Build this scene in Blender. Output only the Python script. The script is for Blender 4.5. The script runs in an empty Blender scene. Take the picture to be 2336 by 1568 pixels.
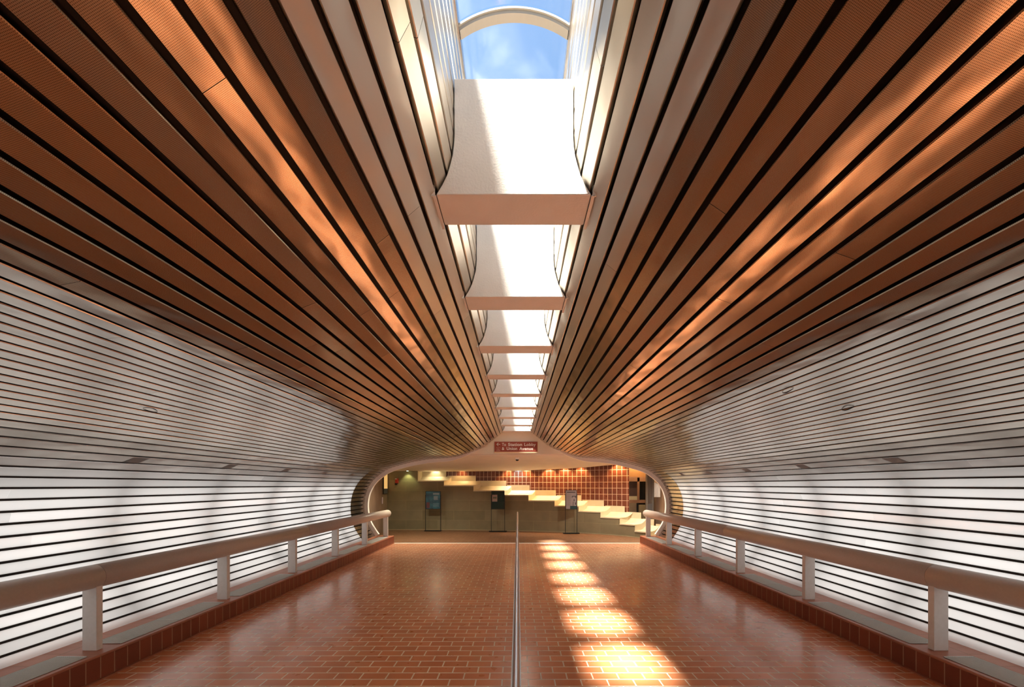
import bpy, bmesh, math, random
from mathutils import Vector, Matrix
random.seed(7)
S = bpy.context.scene
COL = S.collection

# ------------------------------------------------------------------ camera
FPX = 850.0                     # focal length in pixels of the 2336 px wide frame
VX, VY = 1181.0, 1108.0         # vanishing point of the tunnel axis
CX, CZ = 0.02, 1.6
cd = bpy.data.cameras.new('camera'); cam = bpy.data.objects.new('camera', cd); COL.objects.link(cam)
cam.location = (CX, 0, CZ); cam.rotation_euler = (math.pi/2, 0, 0)
cd.sensor_width = 36.0; cd.lens = FPX/2336*36.0
cd.shift_x = -(VX-1168)/2336.0; cd.shift_y = (VY-784)/2336.0
cd.clip_start = 0.05; cd.clip_end = 400
S.camera = cam

def P(px, py, Y):               # point seen at a pixel of the photo, at depth Y
    return Vector((CX+(px-VX)*Y/FPX, Y, CZ-(py-VY)*Y/FPX))

# ------------------------------------------------------------------ world, sun, exposure
w = bpy.data.worlds.new('world'); S.world = w; w.use_nodes = True
nt = w.node_tree; bg = nt.nodes['Background']
sky = nt.nodes.new('ShaderNodeTexSky'); sky.sky_type = 'NISHITA'; sky.sun_disc = False
sky.sun_elevation = math.radians(60); sky.sun_rotation = math.radians(250)
sky.air_density = 1.0; sky.dust_density = 1.2; sky.ozone_density = 1.0
tint = nt.nodes.new('ShaderNodeVectorMath'); tint.operation = 'MULTIPLY'; tint.inputs[1].default_value = (.86, 1.0, 1.0)
nt.links.new(sky.outputs[0], tint.inputs[0]); nt.links.new(tint.outputs[0], bg.inputs[0]); bg.inputs[1].default_value = 0.185

sd = bpy.data.lights.new('sun', 'SUN'); sun = bpy.data.objects.new('sun', sd); COL.objects.link(sun)
sun.rotation_euler = Vector((0.27, 0.245, -1)).to_track_quat('-Z', 'Y').to_euler()
sd.energy = 25; sd.angle = math.radians(8.0); sd.color = (1, 0.93, 0.80)

S.view_settings.view_transform = 'Standard'; S.view_settings.look = 'None'
S.view_settings.exposure = 0.86; S.view_settings.gamma = 1.0; S.view_settings.use_curve_mapping = False
S.cycles.use_denoising = True
S.cycles.max_bounces = 9; S.cycles.diffuse_bounces = 6; S.cycles.glossy_bounces = 6
S.cycles.transparent_max_bounces = 16; S.cycles.sample_clamp_indirect = 12

# ------------------------------------------------------------------ helpers
def link(o, parent=None):
    COL.objects.link(o)
    if parent: o.parent = parent
    return o
def tag(o, label=None, cat=None, group=None, kind=None):
    if label: o['label'] = label
    if cat: o['category'] = cat
    if group: o['group'] = group
    if kind: o['kind'] = kind
    return o
def empty(name, loc, label, cat, group=None):
    o = bpy.data.objects.new(name, None); link(o); o.location = loc; o.empty_display_size = .1
    return tag(o, label, cat, group)
class MB:
    """collects geometry in world (or local) coordinates"""
    def __init__(s): s.v = []; s.f = []; s.uv = []; s.mi = []
    def quad(s, pts, uvs=None, mi=0):
        b = len(s.v); s.v += [tuple(p) for p in pts]; s.f.append(tuple(range(b, b+len(pts))))
        s.uv.append(uvs or [(0, 0)]*len(pts)); s.mi.append(mi)
    def box(s, a, b, mi=0):
        x0, y0, z0 = a; x1, y1, z1 = b
        if x0 > x1: x0, x1 = x1, x0
        if y0 > y1: y0, y1 = y1, y0
        if z0 > z1: z0, z1 = z1, z0
        c = [(x0,y0,z0),(x1,y0,z0),(x1,y1,z0),(x0,y1,z0),(x0,y0,z1),(x1,y0,z1),(x1,y1,z1),(x0,y1,z1)]
        for f, pl in (((0,3,2,1),2),((4,5,6,7),2),((0,1,5,4),1),((1,2,6,5),0),((2,3,7,6),1),((3,0,4,7),0)):
            p = [c[i] for i in f]
            uv = [((q[1], q[2]) if pl == 0 else (q[0], q[2]) if pl == 1 else (q[0], q[1])) for q in p]
            s.quad(p, uv, mi)
    def tube(s, path, r, n=16, cap=True, mi=0):
        rings = []
        for i, p in enumerate(path):
            p = Vector(p); d = (Vector(path[min(i+1, len(path)-1)])-Vector(path[max(i-1, 0)])).normalized()
            a = d.cross(Vector((0, 0, 1)));
            if a.length < 1e-3: a = d.cross(Vector((0, 1, 0)))
            a.normalize(); b = d.cross(a)
            rr = r[i] if isinstance(r, (list, tuple)) else r
            rings.append([p+(a*math.cos(t)+b*math.sin(t))*rr for t in [2*math.pi*k/n for k in range(n)]])
        base = len(s.v)
        for rg in rings: s.v += [tuple(q) for q in rg]
        for i in range(len(rings)-1):
            for k in range(n):
                k2 = (k+1) % n
                s.f.append((base+i*n+k, base+i*n+k2, base+(i+1)*n+k2, base+(i+1)*n+k)); s.uv.append([(0, 0)]*4); s.mi.append(mi)
        if cap:
            s.f.append(tuple(base+k for k in range(n))[::-1]); s.uv.append([(0, 0)]*n); s.mi.append(mi)
            s.f.append(tuple(base+(len(rings)-1)*n+k for k in range(n))); s.uv.append([(0, 0)]*n); s.mi.append(mi)
    def grid(s, fn, nu, nv, uvf=None, mi=0):
        b = len(s.v)
        for i in range(nu+1):
            for j in range(nv+1): s.v.append(tuple(fn(i/nu, j/nv)))
        for i in range(nu):
            for j in range(nv):
                a = b+i*(nv+1)+j; s.f.append((a, a+nv+1, a+nv+2, a+1)); s.mi.append(mi)
                if uvf: s.uv.append([uvf(i/nu, j/nv), uvf((i+1)/nu, j/nv), uvf((i+1)/nu, (j+1)/nv), uvf(i/nu, (j+1)/nv)])
                else: s.uv.append([(0, 0)]*4)
    def build(s, name, mat, parent=None, smooth=False, bevel=0, origin=None, solid=0, seg=2):
        me = bpy.data.meshes.new(name)
        org = Vector(origin) if origin is not None else Vector((0, 0, 0))
        me.from_pydata([tuple(Vector(v)-org) for v in s.v], [], s.f); me.update()
        ul = me.uv_layers.new(name='UVMap'); k = 0
        for f in s.uv:
            for u in f: ul.data[k].uv = u; k += 1
        for m in (mat if isinstance(mat, (list, tuple)) else [mat]): me.materials.append(m)
        for p, m in zip(me.polygons, s.mi): p.material_index = m; p.use_smooth = smooth
        o = bpy.data.objects.new(name, me); link(o, parent)
        if parent is None: o.location = org
        else: o.location = org-Vector(parent.matrix_basis.translation)
        if parent is not None and parent.parent is not None: o.location -= Vector(parent.parent.matrix_basis.translation)
        if solid:
            m = o.modifiers.new('solid', 'SOLIDIFY'); m.thickness = solid; m.offset = 0
        if bevel:
            w_ = o.modifiers.new('weld', 'WELD'); w_.merge_threshold = 1e-4
            m = o.modifiers.new('bevel', 'BEVEL'); m.width = bevel; m.segments = seg; m.limit_method = 'ANGLE'
        return o

# ------------------------------------------------------------------ materials
def mat(name, color=(.5,.5,.5), rough=.5, metal=0.0, spec=.5, emis=None, estr=1.0):
    m = bpy.data.materials.new(name); m.use_nodes = True
    b = m.node_tree.nodes['Principled BSDF']
    b.inputs['Base Color'].default_value = (*color, 1); b.inputs['Roughness'].default_value = rough
    b.inputs['Metallic'].default_value = metal; b.inputs['Specular IOR Level'].default_value = spec
    if emis: b.inputs['Emission Color'].default_value = (*emis, 1); b.inputs['Emission Strength'].default_value = estr
    return m
def N(m, t, **kw):
    n = m.node_tree.nodes.new(t)
    for k, v in kw.items():
        if k in n.inputs: n.inputs[k].default_value = v
        else: setattr(n, k, v)
    return n
def L(m, a, b): m.node_tree.links.new(a, b)
def BS(m): return m.node_tree.nodes['Principled BSDF']
def noisy(m, c1, c2, scale=8, detail=4, bump=0.0, bscale=80, coord='Object', stretch=None, bdist=.01):
    tc = N(m, 'ShaderNodeTexCoord'); src = tc.outputs[coord]
    if stretch:
        mp = N(m, 'ShaderNodeMapping'); mp.inputs['Scale'].default_value = stretch; L(m, src, mp.inputs[0]); src = mp.outputs[0]
    n = N(m, 'ShaderNodeTexNoise', Scale=scale, Detail=detail); L(m, src, n.inputs['Vector'])
    r = N(m, 'ShaderNodeValToRGB'); r.color_ramp.elements[0].color = (*c1, 1); r.color_ramp.elements[1].color = (*c2, 1)
    r.color_ramp.elements[0].position = .35; r.color_ramp.elements[1].position = .65
    L(m, n.outputs['Fac'], r.inputs[0]); L(m, r.outputs[0], BS(m).inputs['Base Color'])
    if bump:
        n2 = N(m, 'ShaderNodeTexNoise', Scale=bscale, Detail=3.0); L(m, src, n2.inputs['Vector'])
        bp = N(m, 'ShaderNodeBump', Strength=bump, Distance=bdist); L(m, n2.outputs['Fac'], bp.inputs['Height']); L(m, bp.outputs[0], BS(m).inputs['Normal'])
    return m

def metal_slat(name, perforated, translucent, base=None, rr=(.17, .28)):
    m = mat(name, (.62, .57, .52), .3, 1.0)
    b = BS(m); tc = N(m, 'ShaderNodeTexCoord'); g = N(m, 'ShaderNodeNewGeometry')
    # tone of each strip
    mr = N(m, 'ShaderNodeMapRange'); mr.inputs['To Min'].default_value = 0.86; mr.inputs['To Max'].default_value = 1.08
    L(m, g.outputs['Random Per Island'], mr.inputs['Value'])
    n = N(m, 'ShaderNodeTexNoise', Scale=1.4, Detail=3.0); L(m, tc.outputs['UV'], n.inputs['Vector'])
    mr2 = N(m, 'ShaderNodeMapRange'); mr2.inputs['To Min'].default_value = .85; mr2.inputs['To Max'].default_value = 1.12
    L(m, n.outputs['Fac'], mr2.inputs['Value'])
    mu = N(m, 'ShaderNodeMath', operation='MULTIPLY'); L(m, mr.outputs[0], mu.inputs[0]); L(m, mr2.outputs[0], mu.inputs[1])
    last = mu.outputs[0]
    if perforated:
        sc = N(m, 'ShaderNodeVectorMath', operation='SCALE'); sc.inputs['Scale'].default_value = 1/0.0042; L(m, tc.outputs['UV'], sc.inputs[0])
        fr = N(m, 'ShaderNodeVectorMath', operation='FRACTION'); L(m, sc.outputs[0], fr.inputs[0])
        su = N(m, 'ShaderNodeVectorMath', operation='SUBTRACT'); su.inputs[1].default_value = (.5, .5, 0); L(m, fr.outputs[0], su.inputs[0])
        ln = N(m, 'ShaderNodeVectorMath', operation='LENGTH'); L(m, su.outputs[0], ln.inputs[0])
        gt = N(m, 'ShaderNodeMath', operation='GREATER_THAN'); gt.inputs[1].default_value = .25; L(m, ln.outputs['Value'], gt.inputs[0])
        ma = N(m, 'ShaderNodeMath', operation='MULTIPLY_ADD'); ma.inputs[1].default_value = .72; ma.inputs[2].default_value = .28; L(m, gt.outputs[0], ma.inputs[0])
        m3 = N(m, 'ShaderNodeMath', operation='MULTIPLY'); L(m, last, m3.inputs[0]); L(m, ma.outputs[0], m3.inputs[1]); last = m3.outputs[0]
    cs = N(m, 'ShaderNodeVectorMath', operation='SCALE'); cs.inputs[0].default_value = base if base else (.58, .46, .33) if perforated else (.54, .485, .425)
    L(m, last, cs.inputs['Scale']); L(m, cs.outputs[0], b.inputs['Base Color'])
    # roughness and the soft dents of thin sheet
    mr3 = N(m, 'ShaderNodeMapRange'); mr3.inputs['To Min'].default_value = rr[0]; mr3.inputs['To Max'].default_value = rr[1]
    L(m, n.outputs['Fac'], mr3.inputs['Value']); L(m, mr3.outputs[0], b.inputs['Roughness'])
    mp = N(m, 'ShaderNodeMapping'); mp.inputs['Scale'].default_value = (3.2, 5, 1); L(m, tc.outputs['UV'], mp.inputs[0])
    n2 = N(m, 'ShaderNodeTexNoise', Scale=1.0, Detail=1.5); L(m, mp.outputs[0], n2.inputs['Vector'])
    bp = N(m, 'ShaderNodeBump', Strength=.55, Distance=.02); L(m, n2.outputs['Fac'], bp.inputs['Height']); L(m, bp.outputs[0], b.inputs['Normal'])
    if translucent:
        tr = N(m, 'ShaderNodeBsdfTranslucent', Color=(.82, .84, .86, 1)); ct = N(m, 'ShaderNodeVectorMath', operation='SCALE'); ct.inputs[0].default_value = (.84, .845, .85); L(m, last, ct.inputs['Scale']); L(m, ct.outputs[0], tr.inputs['Color']); mx = N(m, 'ShaderNodeMixShader', Fac=.5)
        sx_ = N(m, 'ShaderNodeSeparateXYZ'); L(m, tc.outputs['UV'], sx_.inputs[0])
        rp = N(m, 'ShaderNodeMapRange'); rp.inputs['From Min'].default_value = WTOP; rp.inputs['From Max'].default_value = WLOW+.25
        rp.inputs['To Min'].default_value = .08; rp.inputs['To Max'].default_value = .58; L(m, sx_.outputs['Y'], rp.inputs['Value']); L(m, rp.outputs[0], mx.inputs[0])
        L(m, b.outputs[0], mx.inputs[1]); L(m, tr.outputs[0], mx.inputs[2])
        L(m, mx.outputs[0], m.node_tree.nodes['Material Output'].inputs[0])
    return m

def brick_mat(name, c1, c2, mortar, bw, rh, ms, offset=.5, rough=.3, coord='UV', coat=0.0, bump=.4, wave=0.0, ofreq=2, rnoise=0.1):
    m = mat(name, c1, rough); b = BS(m); tc = N(m, 'ShaderNodeTexCoord')
    br = N(m, 'ShaderNodeTexBrick'); br.offset = offset; br.offset_frequency = ofreq
    br.inputs['Color1'].default_value = (*c1, 1); br.inputs['Color2'].default_value = (*c2, 1); br.inputs['Mortar'].default_value = (*mortar, 1)
    br.inputs['Scale'].default_value = 1; br.inputs['Mortar Size'].default_value = ms; br.inputs['Mortar Smooth'].default_value = .1
    br.inputs['Brick Width'].default_value = bw; br.inputs['Row Height'].default_value = rh
    L(m, tc.outputs[coord], br.inputs['Vector'])
    n = N(m, 'ShaderNodeTexNoise', Scale=3.0, Detail=5.0); L(m, tc.outputs[coord], n.inputs['Vector'])
    mr = N(m, 'ShaderNodeMapRange'); mr.inputs['To Min'].default_value = .78; mr.inputs['To Max'].default_value = 1.2; L(m, n.outputs['Fac'], mr.inputs['Value'])
    sc = N(m, 'ShaderNodeVectorMath', operation='SCALE'); L(m, br.outputs['Color'], sc.inputs[0]); L(m, mr.outputs[0], sc.inputs['Scale'])
    L(m, sc.outputs[0], b.inputs['Base Color'])
    n2 = N(m, 'ShaderNodeTexNoise', Scale=9.0, Detail=3.0); L(m, tc.outputs[coord], n2.inputs['Vector'])
    mr2 = N(m, 'ShaderNodeMapRange'); mr2.inputs['To Min'].default_value = rough-rnoise; mr2.inputs['To Max'].default_value = rough+rnoise
    L(m, n2.outputs['Fac'], mr2.inputs['Value'])
    ad = N(m, 'ShaderNodeMath', operation='MULTIPLY_ADD'); ad.inputs[1].default_value = .3; L(m, br.outputs['Fac'], ad.inputs[0]); L(m, mr2.outputs[0], ad.inputs[2])
    L(m, ad.outputs[0], b.inputs['Roughness'])
    inv = N(m, 'ShaderNodeMath', operation='MULTIPLY_ADD'); inv.inputs[1].default_value = -1; L(m, br.outputs['Fac'], inv.inputs[0])
    n3 = N(m, 'ShaderNodeTexNoise', Scale=5.0, Detail=2.0); L(m, tc.outputs[coord], n3.inputs['Vector'])
    mw = N(m, 'ShaderNodeMath', operation='MULTIPLY'); mw.inputs[1].default_value = wave; L(m, n3.outputs['Fac'], mw.inputs[0]); L(m, mw.outputs[0], inv.inputs[2])
    bp = N(m, 'ShaderNodeBump', Strength=bump, Distance=.003); L(m, inv.outputs[0], bp.inputs['Height']); L(m, bp.outputs[0], b.inputs['Normal'])
    b.inputs['Coat Weight'].default_value = coat; b.inputs['Coat Roughness'].default_value = .16
    return m

M = {}
M['slat'] = metal_slat('perforated_metal', True, False)
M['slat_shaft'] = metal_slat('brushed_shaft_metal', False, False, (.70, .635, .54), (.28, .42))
M['slat_plain'] = metal_slat('satin_metal', False, False)
M['backing'] = mat('dark_backing', (.018, .012, .009), .8)
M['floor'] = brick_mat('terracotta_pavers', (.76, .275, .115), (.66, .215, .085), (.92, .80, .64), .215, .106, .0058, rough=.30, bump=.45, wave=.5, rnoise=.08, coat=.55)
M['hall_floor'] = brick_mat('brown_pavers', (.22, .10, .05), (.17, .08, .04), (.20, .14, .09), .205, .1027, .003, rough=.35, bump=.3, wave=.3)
M['curb_tile'] = brick_mat('curb_tile', (.26, .06, .025), (.20, .045, .02), (.42, .25, .15), .106, .30, .004, offset=0, rough=.4)
M['curb_top'] = brick_mat('curb_top_tile', (.42, .15, .08), (.36, .12, .065), (.30, .16, .10), .205, .205, .003, offset=0, rough=.45)
M['wall_tile'] = brick_mat('brown_wall_tile', (.20, .055, .025), (.15, .042, .02), (.75, .55, .38), .141, .205, .007, offset=0, rough=.3)
M['stone'] = brick_mat('olive_stone', (.25, .21, .125), (.20, .17, .095), (.36, .31, .17), 1.15, .355, .004, rough=.6, bump=.1)
M['brown_stone'] = noisy(mat('brown_stone', rough=.6), (.26, .17, .12), (.34, .24, .17), 3, stretch=(3, 3, .6))
M['white_paint'] = noisy(mat('white_paint', rough=.45), (.74, .73, .70), (.78, .77, .75), 30)
M['stucco'] = noisy(mat('white_stucco', rough=.9), (.78, .76, .72), (.82, .80, .77), 6, bump=.35, bscale=90, bdist=.004)
M['soffit_paint'] = noisy(mat('cream_plaster', rough=.8), (.70, .645, .57), (.74, .68, .60), 3)
M['bulkhead'] = noisy(mat('warm_cream_paint', rough=.6), (.88, .82, .68), (.92, .87, .74), 3)
M['rim'] = mat('white_rim', (.92, .90, .87), .45)
M['rail'] = noisy(mat('painted_rail_taupe', rough=.33), (.58, .50, .445), (.61, .53, .47), 60)
M['pipe'] = mat('brushed_steel', (.75, .75, .75), .36, 1.0)
M['grille'] = mat('grey_grille', (.60, .61, .59), .6, 0.0)
M['black'] = mat('black_metal', (.012, .012, .014), .4, .3)
M['cream'] = noisy(mat('cream_coping', rough=.4), (.74, .65, .44), (.80, .72, .52), 4)
M['strip'] = mat('metal_threshold', (.92, .89, .84), .4, .2)
M['plate'] = mat('dull_grey_plate', (.20, .19, .18), .6, .3)
M['rib'] = mat('beige_frame', (.30, .25, .20), .5)
M['dark'] = mat('dark_void', (.01, .01, .01), .6)

# ------------------------------------------------------------------ tunnel profile
pts = [(.307,4.12),(.307,3.9),(.307,3.7),(.307,3.5),(.308,3.36),(.322,3.26),(.350,3.17),(.387,3.105),(.45,3.035),(.53,2.965),(.61,2.90),(.70,2.828),
       (.81,2.747),(.92,2.675),(1.04,2.608),(1.14,2.567),(1.24,2.527),(1.35,2.487),(1.47,2.447),(1.56,2.419),(1.665,2.393),(1.77,2.373),(1.89,2.358),
       (2.1,2.343),(2.31,2.328),(2.52,2.303),(2.83,2.25),(3.13,2.18),(3.43,2.09),(3.62,2.008),(3.79,1.89),(3.95,1.745),(4.08,1.56),(4.17,1.33),
       (4.205,1.06),(4.18,.78),(4.10,.52),(3.93,.25),(3.87,.17)]
def catmull(ps, n=12):
    out = []
    for i in range(len(ps)-1):
        p0 = Vector(ps[max(i-1, 0)]); p1 = Vector(ps[i]); p2 = Vector(ps[i+1]); p3 = Vector(ps[min(i+2, len(ps)-1)])
        for k in range(n):
            t = k/n
            out.append(.5*((2*p1)+(p2-p0)*t+(2*p0-5*p1+4*p2-p3)*t*t+(-p0+3*p1-3*p2+p3)*t**3))
    out.append(Vector(ps[-1])); return out
dense = catmull(pts); arc = [0.0]
for i in range(1, len(dense)): arc.append(arc[-1]+(dense[i]-dense[i-1]).length)
TOT = arc[-1]
def prof(s):
    s = max(0, min(TOT, s)); lo, hi = 0, len(arc)-1
    while hi-lo > 1:
        m_ = (lo+hi)//2
        if arc[m_] <= s: lo = m_
        else: hi = m_
    t = (s-arc[lo])/max(1e-9, arc[hi]-arc[lo]); p = dense[lo].lerp(dense[hi], t); d = (dense[hi]-dense[lo]).normalized()
    return p, d
def outn(s):                        # outward normal (away from the tunnel space), in (hw, z)
    p, d = prof(s-.02); q, _ = prof(s+.02); d = (q-p).normalized(); return Vector((-d.y, d.x))*(1)
def off(s, k):
    p, _ = prof(s); n = outn(s)
    if n.x < 0 and abs(n.x) > abs(n.y): n = -n
    # outward: away from tunnel centre (0,1.2)
    if (p-Vector((0, 1.2))).dot(n) < 0: n = -n
    return p+n*k
# arc length at the foot of the shaft (hw .387): a gap is centred there
S0 = next(arc[i] for i in range(len(dense)) if dense[i].y <= 3.105)
PITCH, GAP = .1055, .0215
Y0T, Y1T = -3.6, 10.30
SPLIT = next(arc[i] for i in range(len(dense)) if dense[i].x >= 1.80)     # ceiling above, wall below
WTOP = next(arc[i] for i in range(len(dense)) if dense[i].y <= 2.02)      # top of the translucent slats
WLOW = next(arc[i] for i in range(len(dense)) if dense[i].y <= 1.70)      # head of the window behind them
nlo = -int((S0)/PITCH); nhi = int((TOT-S0)/PITCH)+1
slats = []
for n in range(nlo-1, nhi+1):
    a = S0+n*PITCH+GAP/2; b = a+PITCH-GAP; a = max(a, 0.0); b = min(b, TOT-.002)
    if b-a > .02: slats.append((a, b))
M['slat_window'] = metal_slat('daylit_screen_metal', False, True)
WY1 = 9.42                                                                 # the daylit band stops short of the portal
def slat_mesh(mb, side, a, b, ya, yb, mi=0):
    A, _ = prof(a); B, _ = prof(b); t = (B-A).normalized(); nn = Vector((-t.y, t.x)); mid = (A+B)/2
    o = off((a+b)/2, .1)-prof((a+b)/2)[0]
    if o.dot(nn) < 0: nn = -nn
    e = .004                       # rolled edges: a small flat lip then a return flange
    fd = .008 if mi == 1 and a > WTOP else .022
    C = [A+nn*fd, A+nn*e, A+t*.003, B-t*.003, B+nn*e, B+nn*fd]
    us = [a-.02, a-.003, a, b, b+.003, b+.02]
    for i in range(5):
        p, q = C[i], C[i+1]
        pt = [(side*p.x, ya, p.y), (side*p.x, yb, p.y), (side*q.x, yb, q.y), (side*q.x, ya, q.y)]
        uv = [(ya, us[i]), (yb, us[i]), (yb, us[i+1]), (ya, us[i+1])]
        if side < 0: pt = pt[::-1]; uv = uv[::-1]
        mb.quad(pt, uv, mi)
def weld_build(mb, name, mats, parent=None, smooth=False):
    o = mb.build(name, mats, parent); me = o.data
    bm = bmesh.new(); bm.from_mesh(me); bmesh.ops.remove_doubles(bm, verts=bm.verts, dist=1e-5); bm.to_mesh(me); bm.free(); return o
rnd = random.Random(3)
for side, nm in ((-1, 'left'), (1, 'right')):
    ceil, wall = MB(), MB()
    for k, (a, b) in enumerate(slats):
        mid = (a+b)/2
        cuts = [Y0T]; y = Y0T+rnd.uniform(.6, 3.2)
        while y < Y1T-.3: cuts.append(y); y += 3.66
        cuts.append(Y1T)
        if mid > WTOP: cuts.append(WY1)
        cuts.sort()
        for i in range(len(cuts)-1):
            eps = .00005 if mid > WTOP else .001
            ya, yb = cuts[i]+eps, cuts[i+1]-eps
            if yb-ya < .02: continue
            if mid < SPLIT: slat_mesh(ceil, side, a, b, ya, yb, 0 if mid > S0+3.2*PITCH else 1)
            else: slat_mesh(wall, side, a, b, ya, yb, 1 if (mid > WTOP and (ya+yb)/2 < WY1) else 0)
    oc = weld_build(ceil, 'ceiling', [M['slat'], M['slat_shaft']])
    tag(oc, nm+' half of the ceiling of long bronze toned perforated metal slats', kind='structure')
    ow = weld_build(wall, 'wall_'+nm, [M['slat_plain'], M['slat_window']])
    tag(ow, nm+' tunnel wall of narrow curved silver slats above the curb', kind='structure')
    # dark backing shell behind the slats, above the daylit band and beside the portal
    def shell(s0, s1, ya, yb, k, par, name, m, n=40, thick=0):
        g = MB()
        def fn(u, v):
            p = off(s0+(s1-s0)*u, k); return (side*p.x, ya+(yb-ya)*v, p.y)
        g.grid(fn, n, 1, lambda u, v: (ya+(yb-ya)*v, s0+(s1-s0)*u))
        return g.build(name, m, par, smooth=True, solid=thick)
    shell(0.0, SPLIT, Y0T, Y1T, .05, oc, 'backing', M['backing'], 60, .01)
    shell(SPLIT, WTOP, Y0T, Y1T, .05, ow, 'backing', M['backing'], 50, .01)
    shell(WTOP, TOT, WY1, Y1T, .05, ow, 'backing', M['backing'], 40, .01)
    # dark filler strips in the gaps of the daylit band
    fl = MB()
    for (a, b) in slats:
        if (a+b)/2 > WTOP:
            A = off(a-GAP-.001, .009); B = off(a+.001, .009)
            pt = [(side*A.x, Y0T, A.y), (side*A.x, WY1, A.y), (side*B.x, WY1, B.y), (side*B.x, Y0T, B.y)]
            fl.quad(pt)
    fl.build('joint_strip', M['backing'], ow)
    # window band behind: glazing and curved mullions
    win = MB()
    def fnw(u, v):
        p = off(WLOW+(TOT-WLOW)*u, .34); return (side*p.x, Y0T+(WY1-Y0T)*v, p.y)
    win.grid(fnw, 24, 1)
    pane = mat('daylit_frosted_glass', (.8, .8, .8), .5, emis=(1.0, .975, .94), estr=0.94)
    wo = win.build('window_%d' % (1 if side < 0 else 2), pane); tag(wo, 'long '+nm+' daylit window band behind the wall slats', kind='structure')
    endc = MB()  # unseen opaque covers added to stop sky and sun reaching the slat backs
    endc.grid(lambda u, v: (side*off(WTOP-.03+(WLOW+.03-WTOP)*u, .345).x, Y0T+(WY1-Y0T)*v, off(WTOP-.03+(WLOW+.03-WTOP)*u, .345).y), 8, 1)
    for Yc in (WY1,):
        endc.grid(lambda u, v: (side*off(WTOP+(TOT-WTOP)*u, .04+.30*v).x, Yc, off(WTOP+(TOT-WTOP)*u, .04+.30*v).y), 24, 1)
    endc.grid(lambda u, v: (side*off(WTOP, .04+.31*v).x, Y0T+(WY1-Y0T)*u, off(WTOP, .04+.31*v).y), 1, 1)
    endc.build('window_light_cover', M['white_paint'], wo, solid=.01)
    for k in range(-3, 6):
        Yc = 3.89+1.222*k
        if Yc > WY1: break
        mu = MB()
        def fm(u, v):
            p = off(WTOP+(TOT-WTOP)*u, .09+.10*(v > .5)); return (side*p.x, Yc-.045+.09*(v if v <= 1 else 1), p.y)
        n_ = 24
        prev = None
        for i in range(n_+1):
            s_ = WTOP+(TOT-WTOP)*i/n_; a_ = off(s_, .12); b_ = off(s_, .22)
            cur = [(side*a_.x, Yc-.05, a_.y), (side*b_.x, Yc-.05, b_.y), (side*b_.x, Yc+.05, b_.y), (side*a_.x, Yc+.05, a_.y)]
            if prev:
                for j in range(4): mu.quad([prev[j], prev[(j+1) % 4], cur[(j+1) % 4], cur[j]])
            prev = cur
        mu.build('mullion', M['backing'], wo)
        # small grey cover plate over each mullion head, on the third slat of the band
        sl = [q for q in slats if prof((q[0]+q[1])/2)[0].y < 1.86 and q[0] > WTOP][0]
        A = off(sl[0]+.002, -.002); B = off(sl[1]-.002, -.002)
        cp = MB(); y0, y1, sk = Yc-.23, Yc-.08, .06
        cp.quad([(side*A.x, y0+sk, A.y), (side*A.x, y1+sk, A.y), (side*B.x, y1, B.y), (side*B.x, y0, B.y)])
        tag(cp.build('cover_plate', M['plate'], ow, solid=.002), 'dull grey plate')

# ------------------------------------------------------------------ unseen end wall behind the camera, added to keep out sky light
eb = MB(); eb.box((-4.6, Y0T-.1, -.1), (4.6, Y0T, 4.4)); tag(eb.build('wall_back', M['white_paint']), 'plain unseen wall added behind to close the tunnel against sky light', kind='structure')

# ------------------------------------------------------------------ floor, threshold, curbs
fb = MB(); fb.quad([(-3.46, Y0T, 0), (3.46, Y0T, 0), (3.46, 10.28, 0), (-3.46, 10.28, 0)], [(-3.46, Y0T), (3.46, Y0T), (3.46, 10.28), (-3.46, 10.28)])
fb.quad([(-3.46, Y0T, -.1), (-3.46, 10.28, -.1), (3.46, 10.28, -.1), (3.46, Y0T, -.1)])
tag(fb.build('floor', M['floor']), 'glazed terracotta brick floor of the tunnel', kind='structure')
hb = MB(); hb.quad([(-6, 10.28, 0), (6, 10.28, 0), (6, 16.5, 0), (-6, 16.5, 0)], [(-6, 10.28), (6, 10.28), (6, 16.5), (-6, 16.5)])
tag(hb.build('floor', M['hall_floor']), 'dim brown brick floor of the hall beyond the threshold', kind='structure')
tb = MB(); tb.box((-3.44, 10.25, -.02), (3.44, 10.35, .006))
tag(tb.build('trim_1', M['strip'], bevel=.002), 'pale metal threshold strip across the end of the tunnel floor', kind='structure')
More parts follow.
